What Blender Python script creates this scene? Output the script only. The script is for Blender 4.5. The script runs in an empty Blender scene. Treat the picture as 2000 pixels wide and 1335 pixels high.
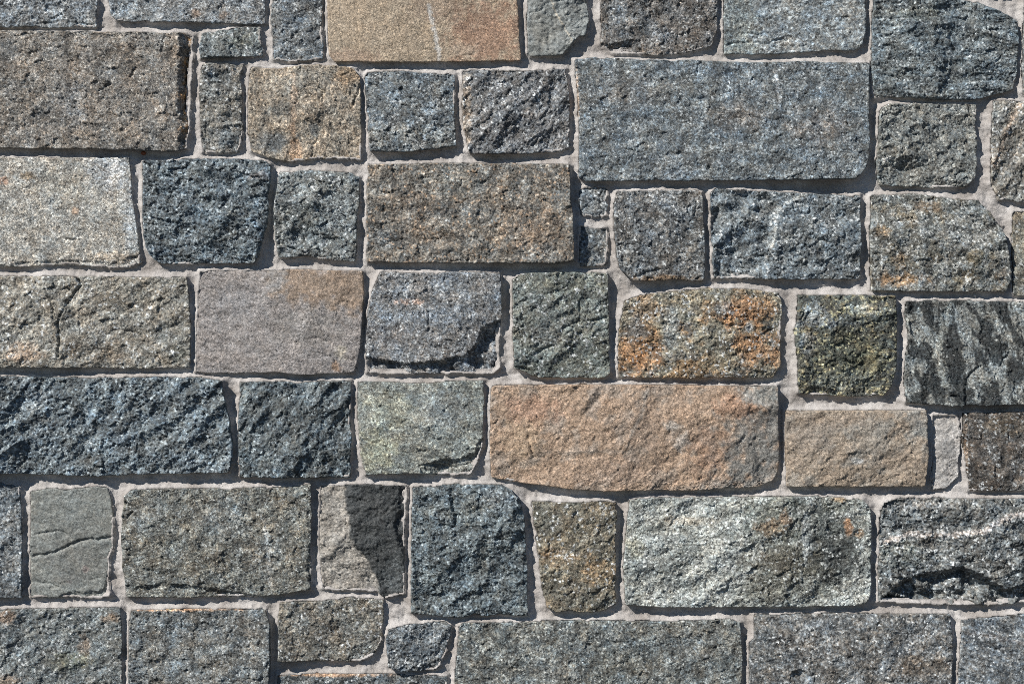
import bpy, math
import numpy as np

# ------------------------------------------------------------------ camera, sky, sun, exposure
scene = bpy.context.scene
col = scene.collection
CAM_D = 3.2                                   # metres from the stone faces
cam_d = bpy.data.cameras.new('camera')
cam_d.sensor_width = 36.0
cam_d.lens = 36.0 * CAM_D / 2.0               # two metres of wall across the frame
cam_d.clip_end = 200.0
cam = bpy.data.objects.new('camera', cam_d)
cam.location = (0.0, -CAM_D, 1.05)
cam.rotation_euler = (math.radians(90), 0, 0)
col.objects.link(cam)
scene.camera = cam

SUN_TO = np.array([-0.62, -0.54, 0.66])       # towards the sun: up and to the left of the viewer
SUN_TO = SUN_TO / np.linalg.norm(SUN_TO)
elev = math.asin(SUN_TO[2]); az = math.atan2(SUN_TO[0], SUN_TO[1])
world = bpy.data.worlds.new('World'); scene.world = world; world.use_nodes = True
wn = world.node_tree
sky = wn.nodes.new('ShaderNodeTexSky'); sky.sky_type = 'NISHITA'; sky.sun_disc = False
sky.dust_density = 0.0; sky.ozone_density = 6.0; sky.sun_elevation = elev; sky.sun_rotation = az
bg = wn.nodes['Background']; bg.inputs['Strength'].default_value = 0.05
wn.links.new(sky.outputs['Color'], bg.inputs['Color'])
sd = bpy.data.lights.new('sun', 'SUN'); sd.energy = 5.0; sd.angle = math.radians(0.5); sd.color = (1.0, 0.955, 0.90)
sun = bpy.data.objects.new('sun', sd); col.objects.link(sun)
from mathutils import Vector
sun.rotation_euler = Vector(SUN_TO.tolist()).to_track_quat('Z', 'Y').to_euler()
sun.location = (-3, -4, 5)
vs = scene.view_settings
vs.view_transform = 'Standard'; vs.look = 'None'; vs.gamma = 1.0; vs.use_curve_mapping = False
vs.exposure = 0.3
scene.cycles.use_denoising = False
scene.cycles.filter_width = 0.85
scene.cycles.max_bounces = 3

# ------------------------------------------------------------------ numpy noise
F = np.float32
_rs = np.random.RandomState(7)
PERM = _rs.permutation(1024).astype(np.int32); PERM = np.concatenate([PERM, PERM, PERM])
RND = _rs.rand(4, 1024).astype(F)
ANG = (RND[0] * 2 * np.pi); GX = np.cos(ANG).astype(F); GY = np.sin(ANG).astype(F)

def hsh(i, j, s):
    return PERM[(PERM[(i + s * 131) & 1023] + j) & 1023]

def perlin(x, y, s=0):
    x = np.asarray(x, F); y = np.asarray(y, F)
    i = np.floor(x).astype(np.int32); j = np.floor(y).astype(np.int32)
    fx = x - i; fy = y - j
    u = fx * fx * fx * (fx * (fx * 6 - 15) + 10); v = fy * fy * fy * (fy * (fy * 6 - 15) + 10)
    def g(di, dj):
        h = hsh(i + di, j + dj, s)
        return GX[h] * (fx - di) + GY[h] * (fy - dj)
    a = g(0, 0); b = g(1, 0); c = g(0, 1); d = g(1, 1)
    return (a + (b - a) * u + ((c - a) + (a - b - c + d) * u) * v) * 1.5

def fbm(x, y, s=0, octs=3, gain=0.5):
    t = 0; amp = 1.0; f = 1.0
    for k in range(octs):
        t = t + amp * perlin(x * f + 17.3 * k, y * f - 9.1 * k, s + k * 3); amp *= gain; f *= 2.03
    return t

def cells(x, y, s=0):
    """nearest jittered cell: offset to its centre (dx, dy) and the cell's hash"""
    x = np.asarray(x, F); y = np.asarray(y, F)
    i = np.floor(x).astype(np.int32); j = np.floor(y).astype(np.int32)
    best = np.full(x.shape, 9.0, F); bx = np.zeros_like(x); by = np.zeros_like(x); bh = np.zeros(x.shape, np.int32)
    for di in (-1, 0, 1):
        for dj in (-1, 0, 1):
            h = hsh(i + di, j + dj, s)
            dx = x - (i + di + RND[1][h]); dy = y - (j + dj + RND[2][h])
            d = dx * dx + dy * dy
            m = d < best
            best = np.where(m, d, best); bx = np.where(m, dx, bx); by = np.where(m, dy, by); bh = np.where(m, h, bh)
    return bx, by, bh, np.sqrt(best)

def sstep(a, b, x):
    t = np.clip((x - a) / (b - a), 0, 1)
    return t * t * (3 - 2 * t)

def seg_dist(px, py, line):
    """distance to a polyline and the vector from its nearest point"""
    line = np.asarray(line, F)
    best = np.full(px.shape, 1e9, F); vx = np.zeros_like(px); vy = np.zeros_like(px)
    for (ax, ay), (bx, by) in zip(line[:-1], line[1:]):
        ex, ey = bx - ax, by - ay
        L = ex * ex + ey * ey + 1e-9
        t = np.clip(((px - ax) * ex + (py - ay) * ey) / L, 0, 1)
        qx = px - (ax + t * ex); qy = py - (ay + t * ey)
        d = qx * qx + qy * qy
        m = d < best
        best = np.where(m, d, best); vx = np.where(m, qx, vx); vy = np.where(m, qy, vy)
    return np.sqrt(best), vx, vy

def inside(px, py, poly):
    poly = np.asarray(poly, F); r = np.zeros(px.shape, bool)
    n = len(poly); j = n - 1
    for i in range(n):
        xi, yi = poly[i]; xj, yj = poly[j]
        if yi != yj:
            c = ((yi > py) != (yj > py)) & (px < (xj - xi) * (py - yi) / (yj - yi) + xi)
            r ^= c
        j = i
    return r

def sdf(px, py, poly):
    poly = np.asarray(poly, F)
    d, vx, vy = seg_dist(px, py, np.vstack([poly, poly[:1]]))
    ins = inside(px, py, poly)
    return np.where(ins, -d, d), vx, vy

def lin(c):
    c = np.asarray(c, float) / 255.0
    c = np.where(c <= 0.04045, c / 12.92, ((c + 0.055) / 1.055) ** 2.4)
    if c[2] > c[0]: c[1] += 0.32 * (c[2] - c[1])
    g = c @ np.array([0.3, 0.55, 0.15])
    k = 0.70 if c[0] > c[2] else 0.60
    return (g + (c - g) * k) * np.array([0.965, 1.0, 1.005])

# millimetres on the wall (x to the right, y downwards from the top of the photo, h out of the wall) to metres
def to_world(x, y, h):
    return np.stack([(x - 1000.0) / 1000.0, -h / 1000.0, (1717.5 - y) / 1000.0], -1)

# ------------------------------------------------------------------ materials
def ramp(nt, fac, stops):
    r = nt.nodes.new('ShaderNodeValToRGB')
    el = r.color_ramp.elements
    while len(el) < len(stops): el.new(0.5)
    for e, (p, v) in zip(el, stops):
        e.position = p; e.color = (v, v, v, 1) if np.isscalar(v) else (*v, 1)
    nt.links.new(fac, r.inputs['Fac'])
    return r.outputs['Color']

def noise_node(nt, vec, scale, detail=2.0, rough=0.55, w=None):
    n = nt.nodes.new('ShaderNodeTexNoise'); n.noise_dimensions = '4D' if w is not None else '3D'
    n.inputs['Scale'].default_value = scale; n.inputs['Detail'].default_value = detail; n.inputs['Roughness'].default_value = rough
    nt.links.new(vec, n.inputs['Vector'])
    if w is not None: nt.links.new(w, n.inputs['W'])
    return n.outputs['Fac']

def mul(nt, a, b, fac=1.0, mode='MULTIPLY'):
    m = nt.nodes.new('ShaderNodeMix'); m.data_type = 'RGBA'; m.blend_type = mode
    m.inputs[0].default_value = fac
    nt.links.new(a, m.inputs[6]); nt.links.new(b, m.inputs[7])
    return m.outputs[2]

def stone_material(name, speck, bump, gloss, crystal):
    m = bpy.data.materials.new(name); m.use_nodes = True; nt = m.node_tree
    bs = nt.nodes['Principled BSDF']
    tc = nt.nodes.new('ShaderNodeTexCoord')
    oi0 = nt.nodes.new('ShaderNodeObjectInfo'); mr = nt.nodes.new('ShaderNodeMapRange')
    mr.inputs['To Min'].default_value = 0.6; mr.inputs['To Max'].default_value = 1.25          # coarser and finer grained stones
    nt.links.new(oi0.outputs['Random'], mr.inputs['Value'])
    vm = nt.nodes.new('ShaderNodeVectorMath'); vm.operation = 'SCALE'
    nt.links.new(tc.outputs['Object'], vm.inputs[0]); nt.links.new(mr.outputs['Result'], vm.inputs['Scale']); vec = vm.outputs[0]
    at = nt.nodes.new('ShaderNodeAttribute'); at.attribute_name = 'stone_colour'
    oi = nt.nodes.new('ShaderNodeObjectInfo')
    mm = nt.nodes.new('ShaderNodeMath'); mm.operation = 'MULTIPLY'; mm.inputs[1].default_value = 40.0
    nt.links.new(oi.outputs['Random'], mm.inputs[0]); w = mm.outputs[0]
    fine = noise_node(nt, vec, 420.0, 3.0, 0.7, w)
    c = mul(nt, at.outputs['Color'], ramp(nt, fine, [(0.30, 1 - speck * 1.2), (0.5, 1.0), (0.70, 1 + speck * 1.2)]))
    vo = nt.nodes.new('ShaderNodeTexVoronoi'); vo.inputs['Scale'].default_value = crystal
    nt.links.new(vec, vo.inputs['Vector'])
    sp = nt.nodes.new('ShaderNodeSeparateColor'); nt.links.new(vo.outputs['Color'], sp.inputs['Color'])
    c = mul(nt, c, ramp(nt, sp.outputs['Red'], [(0.0, 1 - speck * 1.25), (0.22, 1 - speck * 0.7), (0.5, 0.98), (0.85, 1.06), (1.0, 1 + speck * 1.6)]))
    nt.links.new(c, bs.inputs['Base Color'])
    nt.links.new(ramp(nt, sp.outputs['Green'], [(0.0, gloss), (0.25, 0.55), (1.0, 0.8)]), bs.inputs['Roughness'])
    bs.inputs['Specular IOR Level'].default_value = 0.5
    b = nt.nodes.new('ShaderNodeBump'); b.inputs['Strength'].default_value = bump; b.inputs['Distance'].default_value = 0.0026
    nt.links.new(noise_node(nt, vec, 480.0, 3.0, 0.7, w), b.inputs['Height'])
    nt.links.new(b.outputs['Normal'], bs.inputs['Normal'])
    return m

MAT = {
    'granite': stone_material('split_granite', 0.52, 1.0, 0.28, 330.0),
    'rough': stone_material('rough_gneiss', 0.50, 1.0, 0.20, 310.0),
    'schist': stone_material('green_schist', 0.50, 1.0, 0.24, 300.0),
    'sand': stone_material('fine_sandstone', 0.34, 0.75, 0.45, 420.0),
    'slate': stone_material('smooth_slate', 0.26, 0.60, 0.40, 420.0),
}

def plain_material(name, c0, c1, scale, bump, dist, rough=0.9):
    m = bpy.data.materials.new(name); m.use_nodes = True; nt = m.node_tree
    bs = nt.nodes['Principled BSDF']; bs.inputs['Roughness'].default_value = rough
    bs.inputs['Specular IOR Level'].default_value = 0.25
    tc = nt.nodes.new('ShaderNodeTexCoord'); vec = tc.outputs['Object']
    big = noise_node(nt, vec, scale * 0.04, 4.0, 0.6)
    c = ramp(nt, big, [(0.35, c0), (0.65, c1)])
    grain = noise_node(nt, vec, scale, 3.0, 0.7)
    c = mul(nt, c, ramp(nt, grain, [(0.3, 0.80), (0.5, 1.0), (0.72, 1.16)]))
    nt.links.new(c, bs.inputs['Base Color'])
    b = nt.nodes.new('ShaderNodeBump'); b.inputs['Strength'].default_value = bump; b.inputs['Distance'].default_value = dist
    nt.links.new(noise_node(nt, vec, scale * 0.9, 4.0, 0.7), b.inputs['Height'])
    nt.links.new(b.outputs['Normal'], bs.inputs['Normal'])
    return m

M_MORTAR = plain_material('sandy_mortar', (0.30, 0.275, 0.252), (0.49, 0.47, 0.45), 420.0, 0.8, 0.0022)
M_ASPHALT = plain_material('worn_asphalt', (0.045, 0.045, 0.047), (0.065, 0.064, 0.064), 30.0, 0.6, 0.02)
M_PEBBLE = plain_material('red_pebble', (0.22, 0.075, 0.04), (0.30, 0.11, 0.06), 300.0, 0.3, 0.001, 0.6)
M_CHIP = plain_material('pale_stone_chip', (0.42, 0.40, 0.38), (0.55, 0.53, 0.50), 300.0, 0.5, 0.001, 0.8)

# relief per kind of stone, in millimetres: big swell, middle lumps, facet tilt, facet step, fine, edge radius, edge chips, colour contrast
STYLE = {
    'granite': dict(big=2.2, mid=0.60, plane=0.11, tilt=0.34, step=0.15, wide=0.16, jit=0.40, fine=0.24, lam=3.7, er=1.0, chip=2.1, con=0.38, alb=0.95),
    'rough':   dict(big=3.0, mid=0.85, plane=0.22, tilt=0.42, step=0.22, wide=0.24, jit=0.46, fine=0.32, lam=4.3, er=1.3, chip=2.6, con=0.32, alb=1.10),
    'schist':  dict(big=2.6, mid=0.75, plane=0.16, tilt=0.36, step=0.17, wide=0.19, jit=0.40, fine=0.28, lam=4.0, er=1.2, chip=2.6, con=0.30, alb=0.98),
    'sand':    dict(big=1.2, mid=0.45, plane=0.05, tilt=0.16, step=0.07, wide=0.06, jit=0.26, fine=0.18, lam=3.7, er=0.8, chip=1.0, con=0.12, alb=0.87),
    'slate':   dict(big=1.0, mid=0.40, plane=0.03, tilt=0.08, step=0.05, wide=0.05, jit=0.17, fine=0.16, lam=3.7, er=1.0, chip=1.4, con=0.12, alb=0.92),
}

# ------------------------------------------------------------------ the stones: outline in millimetres of wall, kind, colour, relief, stains and a few painted-in lit edges
# patch: (x, y, rx, ry, colour, strength)   streak: (line, width, colour, strength)
# low: (region, drop, edge width)           crack: (line, width, depth)       slope: (edge line, region, gradient)
STONES = []
def S(poly, kind, rgb, label=None, h=0.0, ang=0.0, ani=1.0, patch=(), streak=(), low=(), crack=(), amp=1.0, res=None, spot=None, zone=(), mott=()):
    if res is None: res = 2.0 if kind in ('sand', 'slate') else 1.6
    STONES.append(dict(poly=poly, kind=kind, rgb=rgb, label=label, h=h, ang=ang, ani=ani, patch=patch, streak=streak, low=low,
                       crack=crack, amp=amp, res=res, spot=spot, zone=zone, mott=mott))
RUST = (156, 112, 62); OCHRE = (150, 118, 72); PALE = (178, 180, 178); BLUE = (96, 108, 120); DARK = (58, 64, 66); WHITE = (205, 204, 200); MORT = (176, 168, 160)

# ---- top course
S([(-170,-112),(0,-116),(186,-113),(190,0),(187,30),(189,54),(150,53),(100,55),(60,52),(0,54),(-170,53)], 'granite', (134,138,142),
  crack=[([(70,46),(120,42),(185,50)],2,3)], patch=[(160,47,40,8,BLUE,.6)])
S([(212,-114),(370,-118),(520,-112),(518,0),(518,47),(468,48),(432,44),(324,43),(252,43),(230,41),(216,30),(212,0)], 'granite', (140,143,146), amp=.8,
  patch=[(382,28,12,10,RUST,.5),(435,30,10,8,RUST,.4),(260,10,50,40,(128,138,150),.5)])
S([(535,-114),(632,-110),(630,0),(628,54),(632,90),(630,115),(605,117),(576,121),(551,119),(535,115),(533,72),(528,32),(535,0)], 'granite', (116,122,129), h=-2,
  patch=[(560,100,40,20,(140,140,136),.4)])
S([(641,-118),(820,-121),(1012,-115),(1011,0),(1014,54),(1017,108),(1017,119),(900,121),(780,122),(653,121),(642,108),(640,50)], 'sand', (188,161,126),
  label='large smooth tan sandstone block with a pale vertical streak in the top course', h=3, ang=.9, ani=1.8,
  patch=[(950,70,80,70,(172,126,90),.9),(860,20,60,30,(180,146,116),.5),(905,98,28,16,(190,160,128),.8),(690,110,50,14,(178,140,108),.6)],
  streak=[([(838,12),(844,40),(852,75),(858,118)],4.5,(214,204,192),.85)],
  crack=[([(872,40),(878,28),(890,22),(905,28)],1.5,1.2),([(925,40),(945,50),(960,56)],1.5,1.2),([(876,84),(890,76),(915,80),(928,95),(926,108),(905,110)],1.8,1.5),([(808,102),(838,98),(850,102)],1.5,1)])
S([(1031,-114),(1150,-111),(1146,0),(1151,36),(1144,70),(1131,72),(1112,92),(1097,108),(1060,109),(1036,110),(1031,104),(1030,50)], 'slate', (132,136,132),
  label='smooth grey slate block with a clipped lower corner and a thin tan vein', h=0,
  streak=[([(1074,0),(1088,30),(1104,58),(1116,80)],1.6,(205,190,165),.9)], crack=[([(1034,26),(1055,22),(1066,8),(1078,6),(1095,2)],2,2.5),([(1138,30),(1134,12),(1142,4)],1.5,1.5)],
  patch=[(1060,60,30,30,(140,136,124),.5)], amp=3.0)
S([(1175,-113),(1402,-115),(1402,0),(1400,61),(1392,90),(1370,96),(1316,107),(1280,107),(1194,105),(1173,90),(1175,65),(1173,0)], 'granite', (116,111,106), h=-2, amp=1.25,
  low=[([(1165,84),(1180,86),(1205,85),(1230,79),(1250,77),(1262,120),(1165,120)],8,3)],
  patch=[(1205,30,30,40,(150,158,166),.5),(1290,60,40,30,(140,142,146),.4),(1350,40,30,60,(104,92,80),.5),(1260,60,14,14,DARK,.6)], spot=((190,192,190),.12))
S([(1415,-115),(1690,-112),(1690,0),(1690,54),(1687,88),(1669,99),(1604,99),(1550,103),(1503,106),(1453,106),(1415,106),(1414,50)], 'granite', (138,145,147),
  label='pale blue grey block with thin cracks near its lower edge', amp=.6, ang=-.4, ani=1.6,
  crack=[([(1448,68),(1466,64),(1489,70)],1.8,2),([(1424,88),(1450,82),(1496,86),(1520,77),(1543,79)],2.2,3)],
  patch=[(1440,50,40,70,(126,138,130),.7),(1430,95,60,14,(132,146,140),.6),(1540,88,40,12,PALE,.5)])
S([(1706,-6),(1800,-9),(1874,0),(1910,5),(1964,27),(1987,43),(1989,72),(1987,144),(1978,176),(1935,187),(1899,196),(1820,194),(1748,189),(1710,191),(1702,144),(1703,90),(1704,30)], 'rough', (96,106,112),
  label='dark blue rough pitted stone with a sloped upper right corner', h=2, ang=.05, ani=1.9, spot=((186,192,194),.14), patch=[(1790,30,50,18,(112,116,104),.5)])
S([(1999,-113),(2200,-110),(2200,185),(1999,186),(1997,120),(2000,40)], 'granite', (112,114,112), res=3)
# ---- second course
S([(-230,62),(0,64),(180,63),(300,64),(366,65),(379,72),(374,180),(368,292),(331,297),(252,293),(108,291),(0,289),(-230,290)], 'granite', (140,130,118),
  label='large brown grey granite block with an ochre side face', h=7, amp=1.0, spot=((196,190,180),.14),
  low=[([(360,50),(358,100),(355,144),(357,200),(357,250),(359,310),(420,310),(420,50)],30,20)],
  patch=[(381,180,24,150,(190,136,56),1.0),(230,140,90,60,(120,108,94),.4),(140,210,40,50,(150,150,150),.35)], crack=[([(180,124),(192,116)],2,3),([(196,180),(220,164)],2,3)])
S([(394,66),(425,60),(468,54),(509,53),(513,105),(511,109),(468,112),(425,113),(394,115),(391,100)], 'schist', (122,131,128), ang=1.3, ani=1.6, patch=[(400,80,10,20,BLUE,.5),(470,80,30,15,(140,140,118),.4)])
S([(394,126),(432,124),(475,126),(470,151),(475,216),(474,252),(471,280),(464,297),(396,299),(391,252),(391,180)], 'schist', (132,128,119), h=-2,
  patch=[(430,150,30,15,(98,108,118),.7),(445,270,35,22,(88,100,114),.8),(415,250,20,30,(150,148,140),.4),(440,200,30,25,(146,134,114),.5)])
S([(491,131),(540,135),(594,128),(648,126),(691,135),(704,151),(706,252),(706,313),(666,310),(619,310),(576,317),(533,311),(490,295),(484,252),(484,180)], 'schist', (162,145,122), h=-1, amp=.9,
  label='tan grey block with rust streaks and a dark corner patch', ang=1.1, ani=1.7,
  patch=[(530,275,40,22,(98,104,106),.8),(615,258,10,18,(110,116,114),.7),(545,215,30,14,(112,116,112),.6),(575,290,12,40,(196,150,104),.6),(680,150,25,25,(186,148,100),.7),(600,160,60,30,(150,146,134),.5),(575,200,8,60,(190,150,112),.5)],
  crack=[([(666,148),(690,140),(702,150)],1.8,2),([(690,205),(698,185),(704,165)],2.5,4)])
S([(712,150),(719,140),(784,140),(888,146),(888,216),(891,284),(856,290),(795,297),(723,296),(717,216)], 'granite', (108,116,124), amp=1.1,
  patch=[(800,270,100,28,(134,136,132),.75),(845,215,22,22,(160,168,176),.6),(828,276,5,16,WHITE,.8)])
S([(903,139),(921,137),(1018,139),(1104,135),(1112,180),(1113,250),(1112,288),(1094,296),(1029,301),(950,301),(917,300),(905,252),(903,198)], 'rough', (108,108,110),
  label='dark coarse block with its sunlit left edge coloured lighter tan', ang=-.8, ani=2.0, low=[([(895,120),(920,130),(926,180),(930,240),(930,310),(895,310)],6,12)],
  patch=[(905,220,16,95,(168,148,126),.85)], crack=[([(1070,285),(1074,262),(1082,245)],2,2.5)])  # patch paints the sunlit left-facing bevel as lighter tan
S([(1122,118),(1158,113),(1280,119),(1388,121),(1467,124),(1568,121),(1698,124),(1696,180),(1697,250),(1696,310),(1687,335),(1669,350),(1604,351),(1424,353),(1280,353),(1144,354),(1131,347),(1130,252),(1128,180)], 'granite', (112,120,126),
  label='largest blue grey granite block with a short white streak', h=6, amp=.85, spot=((190,196,200),.12),
  streak=[([(1513,142),(1516,170),(1518,190),(1520,214)],4.5,(196,200,202),.7)],
  patch=[(1440,230,60,30,(136,126,116),.5),(1600,250,70,40,(128,118,110),.5),(1220,180,80,40,(128,122,116),.4),(1320,320,40,30,(140,144,146),.4),(1126,200,5,70,(196,160,126),.8)])  # last patch paints the sunlit left edge into the colour
S([(1717,216),(1734,204),(1820,203),(1908,203),(1906,252),(1908,313),(1905,346),(1888,365),(1820,367),(1748,364),(1717,360),(1712,324),(1716,270)], 'rough', (122,123,117), amp=.9, spot=((196,194,184),.12),
  crack=[([(1728,226),(1748,226),(1762,216)],2.5,3),([(1766,232),(1788,238)],2.5,4)], patch=[(1728,312,9,9,(190,186,178),.8)])
S([(1941,196),(2000,198),(2230,196),(2230,395),(2000,396),(1950,391),(1936,360),(1937,288),(1939,230)], 'schist', (134,128,117),
  streak=[([(1992,200),(1965,260),(1945,320)],6,(172,138,108),.4),([(2000,270),(1960,340)],4,(164,142,118),.4)], ang=-1, ani=1.8)
# ---- third course
S([(-120,306),(0,308),(130,308),(252,308),(256,342),(259,389),(266,432),(271,480),(275,513),(252,522),(216,524),(144,516),(54,520),(0,522),(-120,520)], 'granite', (180,173,160),
  label='pale grey lichen-spotted block with a bright chipped lower lip', amp=.5, h=0, spot=((206,202,194),.10),
  low=[([(-140,514),(0,516),(60,512),(144,508),(216,514),(242,506),(285,492),(290,540),(-140,540)],5,3)], patch=[(215,335,50,40,(186,189,192),.8),(225,330,22,12,(196,198,200),.6),(255,420,18,80,(186,190,193),.6),(120,360,70,40,(160,150,130),.5),(55,345,14,10,OCHRE,.8),(5,355,14,10,(206,140,90),.7),(150,412,8,8,(190,140,90),.6),(220,500,60,12,(196,170,136),.7),(120,518,160,7,(208,200,186),.85)])
S([(279,315),(360,311),(468,311),(520,315),(529,322),(529,360),(523,432),(518,448),(506,502),(498,515),(414,515),(317,516),(302,507),(283,484),(279,430)], 'rough', (86,97,108),
  label='dark slate blue deeply pitted stone in the third course', h=3, amp=1.15, ang=.15, ani=1.5, spot=((176,186,196),.13),
  patch=[(510,345,25,8,(150,140,136),.6)], low=[([(524,430),(516,460),(508,480),(500,520),(540,520),(540,420)],9,6)])
S([(546,337),(612,333),(684,337),(702,346),(702,396),(698,430),(697,502),(691,511),(641,508),(594,500),(544,503),(538,466),(536,414),(543,360)], 'rough', (116,123,121), h=2, amp=.9,
  crack=[([(546,474),(570,484),(596,496)],2.5,4)], patch=[(600,430,40,30,(98,108,104),.5),(690,440,15,40,(100,112,126),.5),(630,360,50,15,(130,132,126),.4)])
S([(719,322),(856,319),(1000,320),(1112,322),(1115,396),(1119,430),(1121,509),(1090,515),(964,514),(784,513),(717,511),(716,430)], 'granite', (124,117,106),
  label='wide grey granite block flecked with brown in the third course', h=5, amp=1.0, patch=[(820,420,70,60,(128,110,90),.5),(1040,450,60,50,(138,112,84),.6),(880,360,60,30,(116,118,112),.5),(740,470,30,40,(122,128,130),.5),(980,400,40,40,(126,112,94),.5)], spot=((190,150,108),.10))
S([(1133,369),(1162,364),(1187,368),(1189,382),(1185,421),(1166,425),(1133,419),(1130,389)], 'rough', (112,116,118), h=-5, amp=.7, low=[([(1120,420),(1150,418),(1165,428),(1120,440)],4,4)])
S([(1133,441),(1155,445),(1187,446),(1189,484),(1184,518),(1133,520),(1130,484)], 'granite', (108,114,118), h=-6)
S([(1205,374),(1252,373),(1360,372),(1372,376),(1374,432),(1377,480),(1377,538),(1373,549),(1334,547),(1324,545),(1281,549),(1234,547),(1211,527),(1205,502),(1200,448),(1199,400)], 'granite', (114,115,114), h=4, amp=1.1,
  patch=[(1300,545,70,7,(140,108,66),.8),(1240,400,30,20,(134,138,142),.4),(1230,490,30,50,(104,110,114),.4),(1350,470,40,60,(110,108,100),.4)], crack=[([(1240,542),(1262,532),(1285,528)],2.5,4)])
S([(1388,376),(1400,369),(1532,376),(1680,383),(1681,468),(1680,538),(1676,545),(1532,546),(1395,543),(1391,502),(1388,448)], 'rough', (106,114,121),
  label='dark blue grey block with ridges and a lower left shelf', h=3, amp=.85,
  low=[([(1380,365),(1480,365),(1466,410),(1442,440),(1395,470),(1380,470)],15,20),([(1480,365),(1520,400),(1512,430),(1505,500),(1490,545),(1400,545),(1395,480),(1445,440),(1475,400)],13,15)],
  streak=[([(1572,378),(1530,400),(1512,420),(1512,470),(1495,505)],3,(186,186,180),.55),([(1395,500),(1450,450),(1490,420)],3,(160,164,166),.5)])  # both streaks paint the lit left-facing slopes of the ridges as paler colour
S([(1701,382),(1784,378),(1856,389),(1910,392),(1935,418),(1953,446),(1964,477),(1971,520),(1973,549),(1964,569),(1820,569),(1701,568),(1699,502)], 'schist', (116,117,110), h=4, amp=1.0, spot=((210,210,204),.16), mott=[((164,168,166),16,.05,.5,.6),((130,112,78),40,.15,.6,.5)],
  label='block with ochre spots and a sloping upper right corner',
  patch=[(1720,450,14,14,OCHRE,.7),(1755,510,16,18,OCHRE,.7),(1760,545,45,14,(170,126,70),.8),(1900,505,18,18,(136,118,78),.8),(1880,540,25,14,(140,118,76),.7),(1955,540,14,14,(150,118,76),.7),(1810,405,25,12,(150,120,84),.6),(1890,460,50,40,(122,124,122),.4)])
S([(1979,415),(2060,413),(2160,414),(2160,576),(2000,579),(1986,579),(1979,574),(1977,480)], 'granite', (132,124,106), res=3)
# ---- fourth course
S([(-190,538),(0,540),(180,540),(364,542),(369,574),(373,646),(371,718),(288,719),(144,718),(22,717),(-190,718)], 'schist', (144,136,121),
  label='long tan grey block split by a black jagged crack', h=2, amp=.9, ang=-.5, ani=1.8,
  crack=[([(154,545),(160,556),(146,574),(133,592)],2.2,7),([(133,592),(124,612),(115,632)],1.6,4),([(115,632),(119,660),(117,696)],2.2,7),([(156,620),(158,645),(162,660)],1.6,3),([(314,700),(315,718)],1.6,3)],
  patch=[(45,690,35,25,(184,150,116),.7),(60,630,50,50,(150,144,130),.4),(350,690,20,20,(96,102,94),.7),(200,690,80,25,(148,130,106),.5),(250,580,60,30,(142,132,112),.4),(330,650,30,25,(120,122,116),.5)])
S([(391,531),(432,528),(522,529),(576,526),(709,529),(711,574),(706,664),(702,689),(691,729),(666,729),(587,732),(540,727),(468,728),(383,728),(383,682),(387,592)], 'sand', (156,145,139),
  label='smooth mauve grey slab with a brown upper right corner', h=0, amp=1.5, ang=.4, ani=1.6,
  zone=[([(534,520),(533,570),(545,580),(612,592),(660,605),(720,612),(720,515)],(160,130,100),.9,20)], patch=[(540,545,22,30,(160,162,164),.5),(655,715,10,12,(164,116,62),.7),(667,690,14,14,(190,176,150),.7),(470,600,60,40,(152,150,152),.4),(600,640,80,40,(148,140,132),.5)],
  crack=[([(500,665),(530,690),(562,715)],1.5,1.8),([(545,596),(556,604)],2,2)], streak=[([(420,620),(470,660),(520,700)],8,(156,150,146),.3)])
S([(744,531),(800,533),(856,533),(900,531),(978,533),(980,610),(977,664),(978,718),(964,731),(856,729),(748,731),(717,727),(714,682),(716,628),(725,574)], 'granite', (130,131,135),
  label='grey block with a deep jagged ledge across its lower right', h=4, amp=.9,
  low=[([(1000,622),(975,626),(942,640),(936,655),(928,675),(910,693),(856,705),(800,710),(760,704),(705,697),(700,745),(1000,745)],18,3)],
  patch=[(800,590,25,6,(200,158,130),.7),(750,650,50,30,(112,108,108),.5),(900,570,50,20,(160,164,168),.4),(890,670,50,40,(126,118,110),.5),(760,615,40,12,(170,174,180),.5),(930,560,20,14,(104,100,96),.5)],
  crack=[([(780,724),(820,708),(860,716),(905,700)],1.8,2)])
S([(1002,547),(1022,534),(1090,531),(1187,533),(1189,610),(1191,729),(1180,737),(1108,738),(1054,737),(1030,728),(1005,718),(1002,646)], 'schist', (114,119,110), h=4, amp=1.0, ang=-.6, ani=1.6,
  crack=[([(1100,640),(1130,628),(1160,626),(1187,620)],2.5,4),([(1050,690),(1062,680),(1080,674)],2.2,3),([(1006,716),(1025,720),(1045,734)],3,4)],
  patch=[(1110,560,60,25,(120,122,104),.5),(1050,600,40,40,(104,112,108),.4),(1070,650,40,25,(140,138,130),.5),(1150,690,40,40,(94,98,86),.6),(1060,720,40,15,(96,102,90),.6)])
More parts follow.
